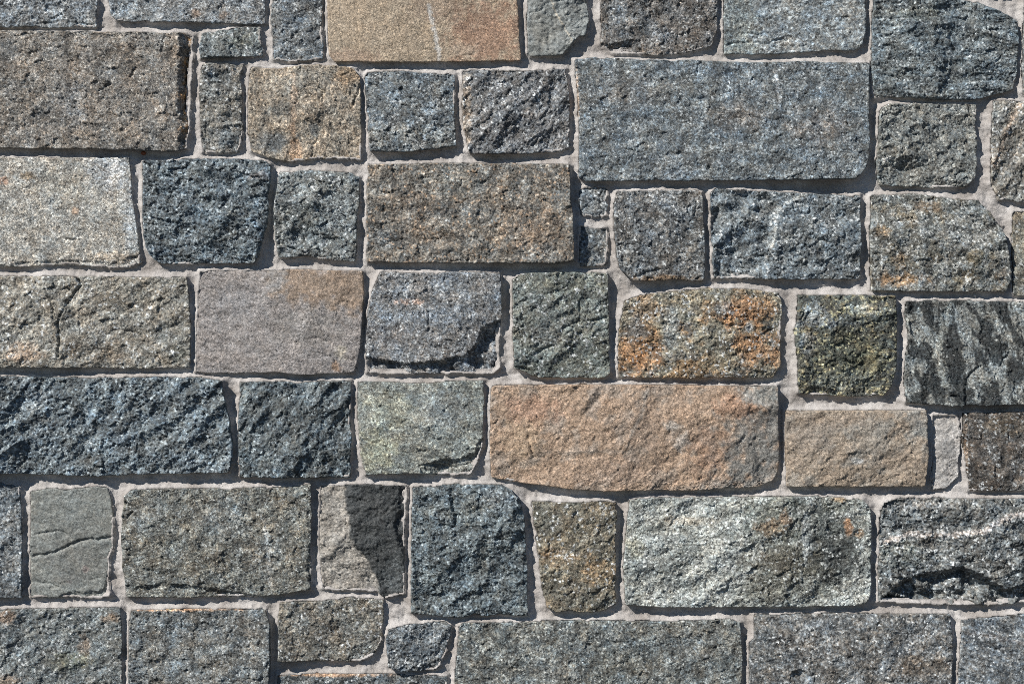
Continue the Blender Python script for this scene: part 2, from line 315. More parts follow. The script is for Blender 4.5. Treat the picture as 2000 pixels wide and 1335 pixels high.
S([(1220,588),(1245,578),(1270,574),(1334,567),(1388,563),(1460,565),(1521,572),(1528,592),(1525,646),(1525,711),(1510,737),(1424,737),(1334,738),(1280,737),(1209,737),(1207,700),(1209,646)], 'schist', (138,128,104),
  label='rust orange and grey block stained with ochre', h=1, amp=1.0, mott=[((150,112,60),70,-.1,.4,.85),((92,98,96),34,.15,.5,.7)],
  patch=[(1260,600,30,40,(158,120,74),.6),(1250,690,50,40,(170,118,58),.9),(1240,640,25,25,(116,120,118),.7),(1310,640,16,60,(150,158,154),.7),(1450,610,50,30,(182,126,64),.9),(1470,680,50,35,(176,124,66),.9),(1410,700,40,25,(150,134,100),.6),(1410,605,20,14,(120,130,132),.7),(1500,600,18,25,(164,116,60),.8),(1400,670,30,30,(116,112,96),.5),(1345,590,40,20,(150,132,96),.6),(1462,640,8,9,(180,184,186),.8),(1515,700,12,25,(158,110,56),.8)])
S([(1557,577),(1640,576),(1748,578),(1752,610),(1750,682),(1750,718),(1741,754),(1726,771),(1676,774),(1604,772),(1560,769),(1559,718),(1552,646),(1557,610)], 'rough', (78,81,72),
  label='small dark green block with pale yellow flecks', h=4, amp=1.0, ang=-.3, ani=1.15, spot=((206,196,140),.10), mott=[((160,146,102),17,.2,.6,.7)],
  patch=[(1600,630,60,12,(170,176,176),.5),(1690,605,50,12,(176,176,160),.5),(1575,670,20,25,(150,156,160),.6),(1640,690,60,50,(80,84,66),.6),(1690,700,35,30,(120,116,76),.5),(1640,745,35,16,(150,148,128),.5),(1590,610,25,20,(150,156,160),.5)],
  low=[([(1545,755),(1600,756),(1640,766),(1650,790),(1545,790)],6,4)])
S([(1771,588),(1856,587),(2000,590),(2180,590),(2180,790),(2000,790),(1856,792),(1770,787),(1766,736),(1774,646),(1767,610)], 'rough', (124,128,124), spot=((170,172,168),.03), mott=[((38,44,46),40,-.22,.0,.95)],
  label='dark block striped with pale grey diagonal bands', h=2, amp=.9, ang=1.25, ani=2.2,
  streak=[([(1852,595),(1840,640),(1828,690),(1846,750)],9,(150,151,142),.8),([(1925,595),(1945,640),(1990,690)],6,(140,143,138),.6)],
  crack=[([(1914,714),(1897,726),(1886,740),(1884,765),(1883,792)],2.2,5),([(1952,715),(1962,698),(1970,690)],2.2,4)])
# ---- fifth course
S([(-260,734),(0,735),(36,735),(180,738),(300,736),(396,738),(434,743),(438,772),(450,826),(454,866),(452,909),(446,922),(396,923),(288,925),(180,929),(126,927),(0,923),(-260,924)], 'rough', (94,105,116),
  label='long dark blue rough block in the fifth course', h=6, amp=1.1, ang=-.7, ani=1.6, spot=((178,190,200),.13),
  patch=[(130,770,50,30,(74,84,92),.5),(70,780,30,20,(150,158,166),.45),(330,790,60,40,(84,92,98),.4)])
S([(468,746),(576,745),(686,744),(686,826),(686,891),(684,932),(576,932),(468,931),(466,855)], 'rough', (82,92,98), h=2, amp=1.05, ang=-.9, ani=1.5,
  label='very dark square blue stone in the fifth course', spot=((166,178,186),.11), patch=[(600,850,60,40,(74,82,84),.5)])
S([(699,746),(748,745),(802,749),(892,744),(944,743),(946,790),(942,844),(945,862),(942,877),(930,909),(920,927),(892,929),(820,924),(766,925),(716,927),(705,891),(698,808)], 'schist', (146,149,139),
  label='pale green grey block with a chipped lower right corner', h=3, amp=.75, ang=.4, ani=1.6,
  low=[([(826,940),(824,914),(842,902),(870,896),(899,896),(928,884),(936,860),(960,855),(960,940)],10,4),([(690,740),(722,745),(718,780),(700,810),(690,810)],4,4)],
  patch=[(740,880,40,45,(172,170,132),.6),(800,770,80,20,(150,156,150),.4),(870,800,60,40,(146,156,160),.5),(760,800,50,40,(164,164,136),.5),(900,910,40,20,(140,140,132),.7)],
  crack=[([(820,908),(850,906),(890,912),(930,900)],2,3)])
S([(960,755),(969,752),(1144,750),(1360,752),(1518,754),(1519,826),(1522,891),(1519,920),(1510,938),(1482,949),(1388,954),(1345,957),(1280,956),(1180,958),(1108,954),(1000,939),(960,931),(957,873),(958,790)], 'sand', (188,151,116),
  label='long orange sandstone block, the warmest coloured stone of the wall', h=6, amp=1.7, ang=-.8, ani=1.4,
  zone=[([(1470,745),(1480,800),(1410,860),(1400,960),(1540,970),(1540,745)],(138,134,126),.95,48)], mott=[((150,140,128),46,.1,.6,.5)], patch=[(1040,800,60,30,(196,142,104),.6),(1440,790,50,25,(200,146,104),.7),(1480,770,35,20,(150,152,146),.8),(1380,880,40,50,(190,138,96),.5),(1250,840,70,50,(168,140,116),.5),(1020,860,40,40,(186,152,110),.5),(1310,830,20,8,(206,196,184),.6),(1330,860,14,24,(180,176,168),.5),(1200,920,80,30,(172,140,114),.5),(1160,780,16,40,(150,138,126),.6)],
  crack=[([(1030,850),(1034,868),(1042,890)],2.5,4)], streak=[([(1262,760),(1255,800),(1230,850)],4,(176,164,150),.5),([(1090,885),(1150,880),(1230,882)],4,(200,176,152),.5),([(1440,758),(1470,782),(1500,790)],2.5,(200,196,188),.6)],
  low=[([(940,880),(1040,892),(1100,884),(1180,880),(1232,874),(1258,810),(1268,745),(1290,745),(1300,830),(1360,860),(1340,960),(940,980)],3.5,9),([(1440,745),(1470,782),(1530,790),(1530,745)],3,4),([(1380,800),(1460,850),(1480,960),(1560,960),(1560,800)],4,14),([(1168,745),(1160,775),(1140,800),(1130,830),(1150,800),(1180,775),(1190,745)],3,4)])
S([(1534,802),(1676,801),(1809,801),(1811,844),(1811,891),(1806,949),(1676,950),(1536,949),(1534,873)], 'sand', (174,150,123), h=6, amp=2.0, ang=-.6, ani=1.6,
  mott=[((152,150,142),40,.1,.6,.5)],
  label='tan rectangular block beside the narrow recessed slab',
  patch=[(1790,830,25,35,(150,154,150),.6),(1700,860,40,50,(160,156,146),.5),(1580,850,60,50,(158,140,122),.5),(1750,900,50,30,(172,148,122),.5),(1676,900,14,6,(206,202,196),.8),(1640,820,60,15,(170,146,122),.5)])
S([(1822,812),(1874,810),(1880,850),(1873,900),(1874,930),(1850,954),(1822,956),(1824,880)], 'slate', (178,170,163), h=-6, amp=2.4,
  label='narrow grey slab set back in the mortar', patch=[(1850,890,22,30,(126,122,118),.6)], streak=[([(1848,948),(1866,935),(1874,925)],2,(200,196,190),.8)])
S([(1882,806),(2000,804),(2140,804),(2140,958),(2000,958),(1895,958),(1886,891),(1880,862)], 'granite', (96,87,78), amp=.95,
  label='dark brown granite block at the right edge of the fifth course', patch=[(1960,830,40,20,(112,100,78),.4),(1886,880,5,70,(176,140,104),.6)])
# ---- sixth course
S([(-130,942),(0,942),(38,949),(43,1035),(43,1166),(0,1166),(-130,1166)], 'granite', (112,119,127), amp=.95)
S([(60,960),(108,952),(126,958),(180,950),(209,952),(217,977),(222,1035),(220,1071),(214,1090),(213,1136),(216,1167),(126,1168),(60,1165),(58,1071)], 'slate', (132,134,127),
  label='smooth olive grey slate with two thin curved cracks', h=-3, amp=1.4, ang=.3, ani=1.6,
  low=[([(225,1060),(211,1085),(209,1120),(208,1136),(200,1152),(170,1157),(137,1156),(120,1160),(110,1180),(240,1180),(240,1060)],7,3)],
  crack=[([(70,1043),(95,1038),(119,1037),(130,1042)],2,3),([(65,1086),(108,1078),(135,1065),(162,1053),(190,1053),(220,1050)],2.4,5),([(72,1136),(95,1140),(115,1146)],1.8,3)],
  patch=[(140,1090,60,50,(122,120,112),.5),(165,1112,7,6,(140,116,110),.6),(135,1135,6,5,(130,114,108),.5),(120,990,60,30,(138,140,132),.4)])
S([(245,967),(259,956),(360,954),(480,953),(576,950),(608,945),(609,1035),(605,1075),(608,1110),(607,1150),(540,1161),(504,1164),(350,1165),(248,1165),(241,1107),(238,1035)], 'granite', (124,123,113),
  label='large grey granite block with a faint white streak and undercut base', h=4, amp=1.05, spot=((188,192,188),.13),
  low=[([(230,1142),(270,1142),(317,1137),(350,1138),(414,1147),(460,1155),(500,1163),(500,1180),(230,1180)],7,4),([(608,1060),(603,1075),(600,1110),(607,1150),(620,1150),(620,1060)],6,3)],
  streak=[([(516,1020),(522,1050),(526,1090),(530,1140)],5,(190,190,184),.6)],
  patch=[(400,1080,60,40,(112,106,92),.4),(560,980,30,15,(126,108,80),.5),(440,1010,60,40,(136,138,134),.4),(280,1000,40,30,(132,134,130),.4),(520,1080,60,40,(136,128,114),.4)])
S([(626,949),(673,948),(694,945),(795,949),(795,981),(792,1020),(789,1078),(791,1161),(752,1168),(735,1155),(676,1154),(630,1152),(625,1090),(623,1035)], 'sand', (164,154,141), h=-2, amp=2.0,
  label='block half tan and half dark, divided by a slanting raised edge',
  low=[([(600,930),(672,930),(674,980),(686,1052),(716,1092),(737,1136),(744,1180),(600,1180)],5,4),([(800,940),(781,950),(778,1000),(769,1028),(778,1055),(786,1080),(800,1085)],9,3)],
  zone=[([(672,930),(674,980),(686,1052),(716,1092),(737,1136),(744,1180),(810,1180),(810,930)],(62,66,66),1.0,4)], patch=[(640,1000,30,50,(140,132,122),.4),(770,1120,25,40,(104,110,110),.6)],
  crack=[([(745,1008),(762,990),(775,978)],1.8,3)])
S([(806,952),(892,945),(982,947),(1000,956),(1018,977),(1025,1017),(1029,1089),(1031,1201),(964,1201),(892,1204),(856,1201),(802,1195),(804,1107),(804,1035)], 'rough', (90,101,107),
  label='tall dark blue stone with a rounded upper right corner', h=4, amp=.95, spot=((170,182,190),.12),
  crack=[([(882,955),(884,985),(890,1005),(891,1025)],2.8,6)], patch=[(970,970,40,20,(124,130,136),.5),(900,1000,60,30,(100,104,98),.4)], low=[([(970,930),(1000,975),(1010,1010),(1050,1010),(1050,930)],4,20)])
S([(1038,979),(1108,981),(1205,979),(1204,1020),(1202,1071),(1203,1179),(1180,1190),(1158,1195),(1108,1190),(1086,1195),(1068,1186),(1058,1143),(1047,1053)], 'schist', (128,116,92),
  label='olive ochre block narrowing towards the bottom', h=3, amp=.9, ang=-.7, ani=1.6, mott=[((86,86,74),26,.1,.5,.5)],
  patch=[(1090,1085,40,20,(164,126,74),.6),(1170,1115,35,30,(168,132,80),.6),(1120,1160,50,25,(96,92,78),.6),(1180,1000,30,30,(136,118,88),.5),(1080,1010,35,25,(110,108,94),.5),(1190,1180,20,18,(100,104,98),.6)],
  streak=[([(1170,1030),(1130,1060),(1100,1085)],4,(182,172,150),.5),([(1195,1000),(1160,1040)],4,(170,158,134),.4)])
S([(1230,974),(1280,972),(1352,970),(1496,970),(1604,968),(1687,976),(1700,992),(1701,1071),(1699,1161),(1690,1175),(1669,1181),(1568,1183),(1424,1184),(1288,1184),(1222,1180),(1218,1107),(1221,1053)], 'schist', (174,176,167),
  label='pale whitish green block with dark rusty patches on its right half', h=5, amp=.95, ang=-.5, ani=1.6, mott=[((118,124,116),50,.0,.6,.55)],
  patch=[(1520,1010,80,52,(112,116,104),.85),(1500,1030,30,20,(150,116,74),.7),(1530,1010,14,16,(160,114,66),.6),(1625,1055,70,85,(88,94,88),.9),(1620,1095,55,50,(62,66,62),.9),(1655,1025,8,18,(176,120,62),.8),(1675,1040,10,8,(170,128,78),.7),(1510,1090,25,20,(140,116,84),.7),(1530,1100,75,60,(100,96,80),.9),(1505,1150,60,34,(108,106,92),.8),(1270,1115,58,46,(116,124,118),.75),(1290,980,60,14,(136,142,134),.5),(1575,1040,10,60,(150,160,158),.6),(1240,1070,20,25,(170,166,132),.5),(1345,1015,60,8,(186,168,140),.5),(1630,985,40,14,(130,132,116),.6),(1640,975,20,8,(176,136,80),.6),(1310,1060,50,20,(120,128,124),.4),(1610,1150,30,20,(110,110,96),.5)],
  streak=[([(1570,1000),(1568,1050),(1572,1100)],5,(196,200,196),.6),([(1400,1100),(1450,1120),(1380,1160)],5,(206,206,200),.4)], spot=((214,216,210),.12))
S([(1726,982),(1759,972),(1850,973),(2000,974),(2210,973),(2210,1180),(2000,1176),(1940,1182),(1820,1181),(1716,1176),(1715,1110),(1719,1060),(1716,1017)], 'rough', (104,108,105),
  label='dark uneven block with a pale ridge and a black overhang', h=3, amp=1.0,
  low=[([(1700,1060),(1725,1056),(1800,1038),(1860,1042),(1900,1036),(1950,1010),(2010,1000),(2220,1000),(2220,960),(1700,960)],7,16),
       ([(1745,1150),(1765,1135),(1802,1123),(1840,1114),(1874,1107),(1905,1116),(1936,1136),(1960,1150),(2000,1140),(2220,1130),(2220,1200),(1700,1200)],30,9)],
  streak=[([(1722,1060),(1780,1042),(1850,1044),(1920,1034),(1955,1012),(2010,1000)],6,(190,176,166),.75)],
  patch=[(1860,1010,40,16,(84,84,80),.6),(1760,1080,40,30,(122,124,110),.5),(1800,985,60,12,(132,130,128),.5)])
# ---- seventh course
S([(-180,1190),(0,1190),(108,1188),(234,1186),(238,1251),(239,1335),(240,1418),(-180,1418)], 'schist', (118,125,121), amp=.95, ang=-.6, ani=1.7,
  label='blue green block with small rust spots in the bottom left corner',
  patch=[(15,1205,20,16,(166,124,84),.5),(165,1260,12,22,(158,122,84),.5),(140,1290,40,20,(124,122,84),.5),(215,1205,20,10,(196,158,116),.5),(20,1325,30,12,(176,138,98),.5),(60,1290,50,30,(106,118,124),.4)])
S([(256,1192),(360,1188),(518,1190),(527,1215),(529,1287),(526,1336),(526,1416),(250,1418),(250,1335),(252,1215)], 'granite', (116,119,116), h=1, amp=1.15,
  patch=[(360,1189,110,4,(206,158,112),.9),(480,1220,30,20,(112,100,84),.5),(440,1290,60,25,(96,92,82),.5),(300,1270,40,30,(132,134,130),.4)], spot=((186,190,188),.12))
S([(547,1176),(612,1174),(684,1166),(748,1172),(750,1197),(746,1251),(730,1280),(705,1291),(640,1290),(544,1289),(544,1215)], 'granite', (126,121,109), h=-1, amp=1.0,
  patch=[(620,1230,40,30,(110,98,82),.4),(710,1285,30,10,(150,146,138),.5)])
S([(760,1229),(802,1219),(870,1213),(882,1222),(881,1250),(872,1275),(860,1300),(850,1308),(784,1309),(759,1301),(755,1251)], 'rough', (102,108,115), h=1, amp=.9, low=[([(884,1215),(876,1255),(864,1280),(858,1310),(900,1310),(900,1215)],5,6)],
  label='small dark grey stone above the bottom edge, left of the widest bottom block')
S([(542,1318),(640,1315),(760,1316),(874,1320),(876,1418),(540,1418)], 'granite', (102,108,110), h=-2, patch=[(640,1317,110,4,(206,158,112),.8)])
S([(897,1222),(906,1215),(1000,1215),(1108,1211),(1300,1213),(1424,1208),(1446,1215),(1451,1287),(1449,1335),(1450,1416),(886,1418),(888,1323),(895,1251)], 'granite', (116,119,114), h=2, amp=.95,
  label='widest grey block of the bottom course', patch=[(980,1240,60,25,(104,102,90),.4),(1200,1300,60,30,(94,96,88),.5),(1350,1260,60,40,(126,124,116),.4),(1080,1310,60,20,(126,128,124),.4)],
  streak=[([(1206,1270),(1206,1300),(1204,1335)],3,(184,186,180),.5)], spot=((190,192,186),.12))
S([(1474,1199),(1640,1197),(1750,1198),(1856,1199),(1861,1251),(1859,1335),(1858,1417),(1464,1417),(1464,1335),(1464,1255),(1473,1244)], 'granite', (118,117,114), h=3, amp=.85,
  low=[([(1540,1335),(1545,1308),(1570,1306),(1592,1318),(1590,1340)],7,3),([(1460,1190),(1518,1195),(1512,1230),(1508,1260),(1530,1330),(1520,1430),(1455,1430)],4,5)],
  patch=[(1490,1260,25,80,(94,98,96),.6),(1800,1300,50,30,(132,116,96),.5),(1830,1260,16,10,(166,170,172),.6),(1700,1240,60,30,(126,124,118),.4)])
S([(1879,1211),(1940,1204),(2000,1199),(2170,1198),(2170,1417),(1873,1417),(1872,1335),(1876,1269)], 'granite', (112,116,120), h=-1, amp=.6, ang=.4, ani=2,
  label='smooth blue grey block in the bottom right corner', streak=[([(1890,1235),(1950,1245),(2000,1255)],5,(140,132,128),.5)],
  low=[([(1865,1300),(1900,1312),(1930,1325),(1940,1430),(1865,1430)],6,4)])
N_VIEW = len(STONES)

# ---- the wall goes on beyond the frame: plainer blocks on the same courses, down to the ground
_r = np.random.RandomState(21)
def filler(x0, y0, x1, y1):
    j = lambda: float(_r.uniform(-3, 3))
    mx, my = (x0 + x1) / 2, (y0 + y1) / 2
    kind = ['granite', 'rough', 'schist', 'granite', 'sand'][_r.randint(5)]
    rgb = [(120,122,124), (98,106,114), (136,130,116), (126,120,110), (168,148,128)][['granite', 'rough', 'schist', 'x', 'sand'].index(kind)]
    S([(x0+j(), y0+j()), (mx, y0+j()), (x1+j(), y0+j()), (x1+j(), my), (x1+j(), y1+j()), (mx, y1+j()), (x0+j(), y1+j()), (x0+j(), my)],
      kind, tuple(int(c + _r.randint(-8, 9)) for c in rgb), h=float(_r.uniform(-2, 5)), res=5.0)
rows = [(-113,52), (63,290), (308,520), (540,718), (736,924), (943,1166), (1190,1417)]
for (a, b), x in zip(rows, (-170,-230,-120,-190,-260,-130,-180)): filler(-640, a, x - 18, b)
rows_r = [(-111,184), (198,394), (414,576), (592,788), (806,957), (974,1178), (1199,1417)]
for (a, b), x in zip(rows_r, (2200,2230,2160,2180,2140,2210,2170)): filler(x + 18, a, 2640, b)
filler(1708, -112, 1984, -28)
for a, b in zip((-640,-310,70,350,720,1010,1200,1520,1830,2150), (-330,52,332,700,990,1182,1500,1812,2130,2640)): filler(a, -345, b, -136)
for a, b in zip((-640,-280,30,420,640,1020,1310,1570,1960,2200), (-300,12,400,622,1000,1290,1552,1940,2180,2640)): filler(a, 1436, b, 1700)

# ------------------------------------------------------------------ the wall
wall = bpy.data.objects.new('stone_wall', None); col.objects.link(wall)
wall.location = (0, 0, 0)
wall['label'] = 'sunlit mortared wall of squared rough stones in blue, grey, brown and tan'
wall['category'] = 'wall'; wall['kind'] = 'thing'

def mesh_from(name, verts, faces, mat, smooth=True):
    me = bpy.data.meshes.new(name)
    nv, nf = len(verts), len(faces)
    me.vertices.add(nv); me.vertices.foreach_set('co', np.asarray(verts, F).ravel())
    me.loops.add(nf * 4); me.loops.foreach_set('vertex_index', np.asarray(faces, np.int32).ravel())
    me.polygons.add(nf); me.polygons.foreach_set('loop_start', np.arange(0, nf * 4, 4, dtype=np.int32))
    me.update(calc_edges=True)
    if smooth: me.polygons.foreach_set('use_smooth', np.ones(nf, bool))
    me.materials.append(mat)
    me.validate()
    return me

def boundary(poly, res, seed, chip):
    """four sides of the outline (top, right, bottom, left), resampled, worn and roughened"""
    p = np.asarray(poly, float)
    s, d = p[:, 0] + p[:, 1], p[:, 0] - p[:, 1]
    bw, bh = np.ptp(p[:, 0]), np.ptp(p[:, 1])
    cx, cy = (p[:, 0].min() + p[:, 0].max()) / 2, (p[:, 1].min() + p[:, 1].max()) / 2
    q = np.stack([(p[:, 0] - cx) / bw, (p[:, 1] - cy) / bh], 1)
    tl, tr, br, bl = (int(np.argmin(q[:, 0] + q[:, 1])), int(np.argmax(q[:, 0] - q[:, 1])), int(np.argmax(q[:, 0] + q[:, 1])), int(np.argmin(q[:, 0] - q[:, 1])))
    nu, nv = max(6, int(round(bw / res))), max(6, int(round(bh / res)))
    n = len(p)
    def side(a, b, cnt):
        idx = [a]
        while idx[-1] != b: idx.append((idx[-1] + 1) % n)
        q = p[idx]; L = np.concatenate([[0], np.cumsum(np.hypot(*np.diff(q, axis=0).T))])
        t = np.linspace(0, L[-1], cnt + 1)
        return np.stack([np.interp(t, L, q[:, 0]), np.interp(t, L, q[:, 1])], 1)
    T, R, B, Lf = side(tl, tr, nu), side(tr, br, nv), side(br, bl, nu), side(bl, tl, nv)
    loop = np.vstack([T[:-1], R[:-1], B[:-1], Lf[:-1]])
    k = 1
    for _ in range(k):                                  # soften the traced kinks
        loop = loop * 0.5 + (np.roll(loop, 1, 0) + np.roll(loop, -1, 0)) * 0.25
    tan = np.roll(loop, -1, 0) - np.roll(loop, 1, 0); tan /= np.hypot(*tan.T)[:, None] + 1e-9
    nrm = np.stack([tan[:, 1], -tan[:, 0]], 1)          # outwards (y is down, the loop runs clockwise on screen)
    w = 1.1 * perlin(loop[:, 0] / 31, loop[:, 1] / 31, seed) + 0.34 * chip * perlin(loop[:, 0] / 11, loop[:, 1] / 11, seed + 5) + 0.14 * chip * perlin(loop[:, 0] / 5, loop[:, 1] / 5, seed + 9)
    w = w - np.clip(perlin(loop[:, 0] / 27, loop[:, 1] / 27, seed + 6) - 0.35, 0, 1) * 2.6 * chip
    loop = loop + nrm * w[:, None]
    a = nu; b = nu + nv; c = 2 * nu + nv
    T = loop[:a + 1]; R = loop[a:b + 1]; B = loop[b:c + 1][::-1]; Lf = np.vstack([loop[c:], loop[:1]])[::-1]
    return nu, nv, loop, T, R, B, Lf

def build_stone(st, seed):
    sty = STYLE[st['kind']]; res = st['res']
    nu, nv, loop, T, R, B, L = boundary(st['poly'], res, seed, sty['chip'])
    st['loop'] = loop[::3] if res < 3 else loop
    u = np.linspace(0, 1, nu + 1)[None, :, None]; v = np.linspace(0, 1, nv + 1)[:, None, None]
    P = (1 - v) * T[None] + v * B[None] + (1 - u) * L[:, None] + u * R[:, None] \
        - ((1 - u) * (1 - v) * T[0] + u * (1 - v) * T[-1] + (1 - u) * v * B[0] + u * v * B[-1])
    x = P[..., 0].astype(F).ravel(); y = P[..., 1].astype(F).ravel()
    # distance to the outline, only near it
    iu = np.minimum(np.arange(nu + 1), nu - np.arange(nu + 1)); iv = np.minimum(np.arange(nv + 1), nv - np.arange(nv + 1))
    near = (np.minimum(iu[None], iv[:, None]) * res < 26).ravel()
    d = np.full(x.shape, 40.0, F)
    lp = loop[::2] if res < 3 else loop
    d[near], _, _ = seg_dist(x[near], y[near], np.vstack([lp, lp[:1]]))
    edge = (np.minimum(iu[None], iv[:, None]) == 0).ravel(); d[edge] = 0
    # relief
    ca, sa = math.cos(st['ang']), math.sin(st['ang']); an = st['ani']
    xr = (x * ca + y * sa) / an; yr = -x * sa + y * ca
    A = st['amp']
    h = A * sty['big'] * fbm(xr / 85, yr / 85, seed, 2) + A * sty['mid'] * fbm(xr / 24, yr / 24, seed + 11, 4, 0.62)
    wx = x + 2.6 * perlin(x / 7, y / 7, seed + 40); wy = y + 2.2 * perlin(x / 7 + 31, y / 7, seed + 41)
    wxr = (wx * ca + wy * sa) / (1 + (an - 1) * 0.6); wyr = -wx * sa + wy * ca
    lam = sty['lam'] * float(np.random.RandomState(seed + 9).uniform(0.75, 1.1))
    bx, by, bh, bd = cells(wxr / lam, wyr / lam, seed + 20)
    t1 = RND[3][bh] * 2 - 1; t2 = RND[0][(bh * 7 + 3) & 1023] * 2 - 1; t3 = RND[1][(bh * 13 + 5) & 1023] * 2 - 1
    h += A * (sty['tilt'] * lam * (t1 * bx + (t2 + 0.45) * by) + sty['step'] * t3)
    b2x, b2y, b2h, _ = cells((wxr + 3 * perlin(x / 17, y / 17, seed + 43)) / 17, wyr / 15, seed + 23)
    h += A * sty['wide'] * 16 * ((RND[3][b2h] * 2 - 1) * b2x + (RND[0][(b2h * 7 + 3) & 1023] * 2 - 1) * b2y)
    rg = np.random.RandomState(seed)
    h += sty['jit'] * min(A, 1.3) * rg.normal(0, 1, x.size).astype(F).clip(-2, 2) * (edge == False)
    x = x + np.where(edge, 0, rg.uniform(-.3, .3, x.size) * res).astype(F); y = y + np.where(edge, 0, rg.uniform(-.3, .3, x.size) * res).astype(F)
    h += A * sty['fine'] * (perlin(x / 4.3, y / 4.3, seed + 30) + 0.7 * perlin(x / 9, y / 9, seed + 33))
    rid = 1 - 2 * np.abs(perlin(xr / 15, yr / 11, seed + 35)) - 0.8 * np.abs(perlin(xr / 7 + 9, yr / 5.5, seed + 36))
    h += A * sty['mid'] * 0.8 * rid
    # broad split planes meeting in ridges
    rp = np.random.RandomState(seed + 77); mxp, myp = x.mean(), y.mean(); hp = np.full(x.shape, 99.0, F)
    ux = x - mxp + 9 * fbm(x / 40, y / 40, seed + 78, 3, 0.6); uy = y - myp + 9 * fbm(x / 40 + 50, y / 40, seed + 79, 3, 0.6)
    for _ in range(3 + int(np.ptp(x) / 110)):
        th = rp.uniform(0, 6.283); sl = rp.uniform(0.4, 1.3) * sty['plane']
        ox, oy = rp.uniform(-.35, .35) * np.ptp(x), rp.uniform(-.3, .3) * np.ptp(y)
        hp = np.minimum(hp, sl * ((ux - ox) * math.cos(th) + (uy - oy) * math.sin(th)) + rp.uniform(0, 4) * sty['plane'] * 8)
    hp = hp - np.percentile(hp, 70)
    h += A * np.clip(hp, -7, 6)
    h += A * sty['plane'] * 19 * (1 - 2.2 * np.abs(perlin(xr / 62, yr / 44, seed + 81))) 
    h -= np.percentile(h[near & (d < 12)], 35)
    # ledges and cracks
    jx = x + 2.2 * perlin(x / 13, y / 13, seed + 50) + 1.2 * perlin(x / 5, y / 5, seed + 51)
    jy = y + 2.2 * perlin(x / 13, y / 13, seed + 52) + 1.2 * perlin(x / 5, y / 5, seed + 53)
    for reg, drop, ew in st['low']:
        s, _, _ = sdf(jx, jy, reg)
        s = s + 2.0 * fbm(x / 7, y / 7, seed + 54, 2)
        var = np.clip(0.78 + 0.55 * fbm(x / 34, y / 34, seed + 55, 2), 0.25, 1.3)
        h -= drop * var * (0.7 * sstep(ew * 0.5, -ew * 0.5, s) + 0.3 * sstep(-2, -5 - ew * 0.6, s + 3 * perlin(x / 12, y / 12, seed + 56)))
    ncr = {'granite': 1.2, 'rough': 2.2, 'schist': 3.0, 'sand': 1.2, 'slate': 1.0}[st['kind']] * np.ptp(loop[:, 0]) * np.ptp(loop[:, 1]) / 22000.0
    rc = np.random.RandomState(seed + 3); extra = []
    for _ in range(int(ncr + rc.rand()) if res < 3 else 0):
        p0 = [rc.uniform(x.min() + 8, x.max() - 8), rc.uniform(y.min() + 8, y.max() - 8)]; a_ = rc.uniform(0, 6.28); ln = [tuple(p0)]
        for _k in range(rc.randint(2, 5)):
            a_ += rc.uniform(-.7, .7); q = rc.uniform(5, 13); p0 = [p0[0] + q * math.cos(a_), p0[1] + q * math.sin(a_)]; ln.append(tuple(p0))
        extra.append((ln, 1.7, rc.uniform(1.0, 4.0) * (0.5 if st['kind'] in ('sand', 'slate') else 1)))
    for line, wd, dp in list(st['crack']) + extra:
        dd, _, _ = seg_dist(jx, jy, line)
        h -= dp * np.exp(-(dd / max(wd, 1.6)) ** 2)
    # worn and chipped edges
    rad = sty['er'] * (1 + 0.5 * perlin(x / 22, y / 22, seed + 60)) + sty['chip'] * np.clip(fbm(x / 17, y / 17, seed + 61, 2) - 0.25, 0, 1) * 4.5
    rad = np.clip(rad, 1.2, 16)
    tt = np.clip(1 - d / rad, 0, 1)
    h -= (1 - np.sqrt(np.clip(1 - tt * tt, 0, 1))) * rad * 0.62
    h += st['h'] * 1.3
    h = np.maximum(h, -26)
    # colour (the stone's own minerals and stains, plus painted lit edges and glints)
    base = lin(st['rgb']).astype(F) * sty['alb']
    c = np.repeat(base[None], x.size, 0)
    def blend(cc, m):
        nonlocal c
        c = c + (lin(cc).astype(F)[None] * sty['alb'] - c) * m[:, None]
    for (reg, cc, s_, soft) in st['zone']:
        e, _, _ = sdf(jx, jy, reg)
        blend(cc, s_ * sstep(soft, -soft, e + soft * 1.2 * fbm(x / 20, y / 20, seed + 69, 3, 0.6)))
    for k_, (cc, lm, lo, hi, s_) in enumerate(st['mott']):
        blend(cc, s_ * sstep(lo, hi, fbm(xr / lm, yr / lm, seed + 64 + k_, 4, 0.62)))
    for (px, py, rx, ry, cc, s_) in st['patch']:
        e = np.sqrt(((x - px) / rx) ** 2 + ((y - py) / ry) ** 2) + 0.45 * fbm(x / 22, y / 22, seed + int(px) % 97, 4, 0.65) + 0.25 * perlin(x / 4.5, y / 4.5, seed + 71)
        blend(cc, s_ * sstep(1.25, 0.5, e))
    for line, wd, cc, s_ in st['streak']:
        dd, _, _ = seg_dist(jx, jy, line)
        e = dd / wd + 0.7 * fbm(x / 9, y / 9, seed + 75, 3, 0.65)
        blend(cc, s_ * sstep(1.2, 0.4, e))
    lum = float(base.mean()); con = sty['con'] * float(np.clip(1.25 - 1.7 * lum, 0.6, 1.1))
    r1 = RND[2][(bh * 5 + 1) & 1023] * 2 - 1; r2 = RND[3][(bh * 11 + 2) & 1023]
    bx2, by2, bh2, _ = cells(x / 3.4, y / 3.4, seed + 80)
    q1 = RND[3][(bh2 * 3 + 7) & 1023] * 2 - 1; q2 = RND[0][(bh2 * 9 + 4) & 1023]
    tone = con * (0.6 * r1 + 0.9 * q1) + con * 1.7 * fbm(xr / 30, yr / 30, seed + 85, 5, 0.72)
    c = c * np.exp(tone)[:, None]
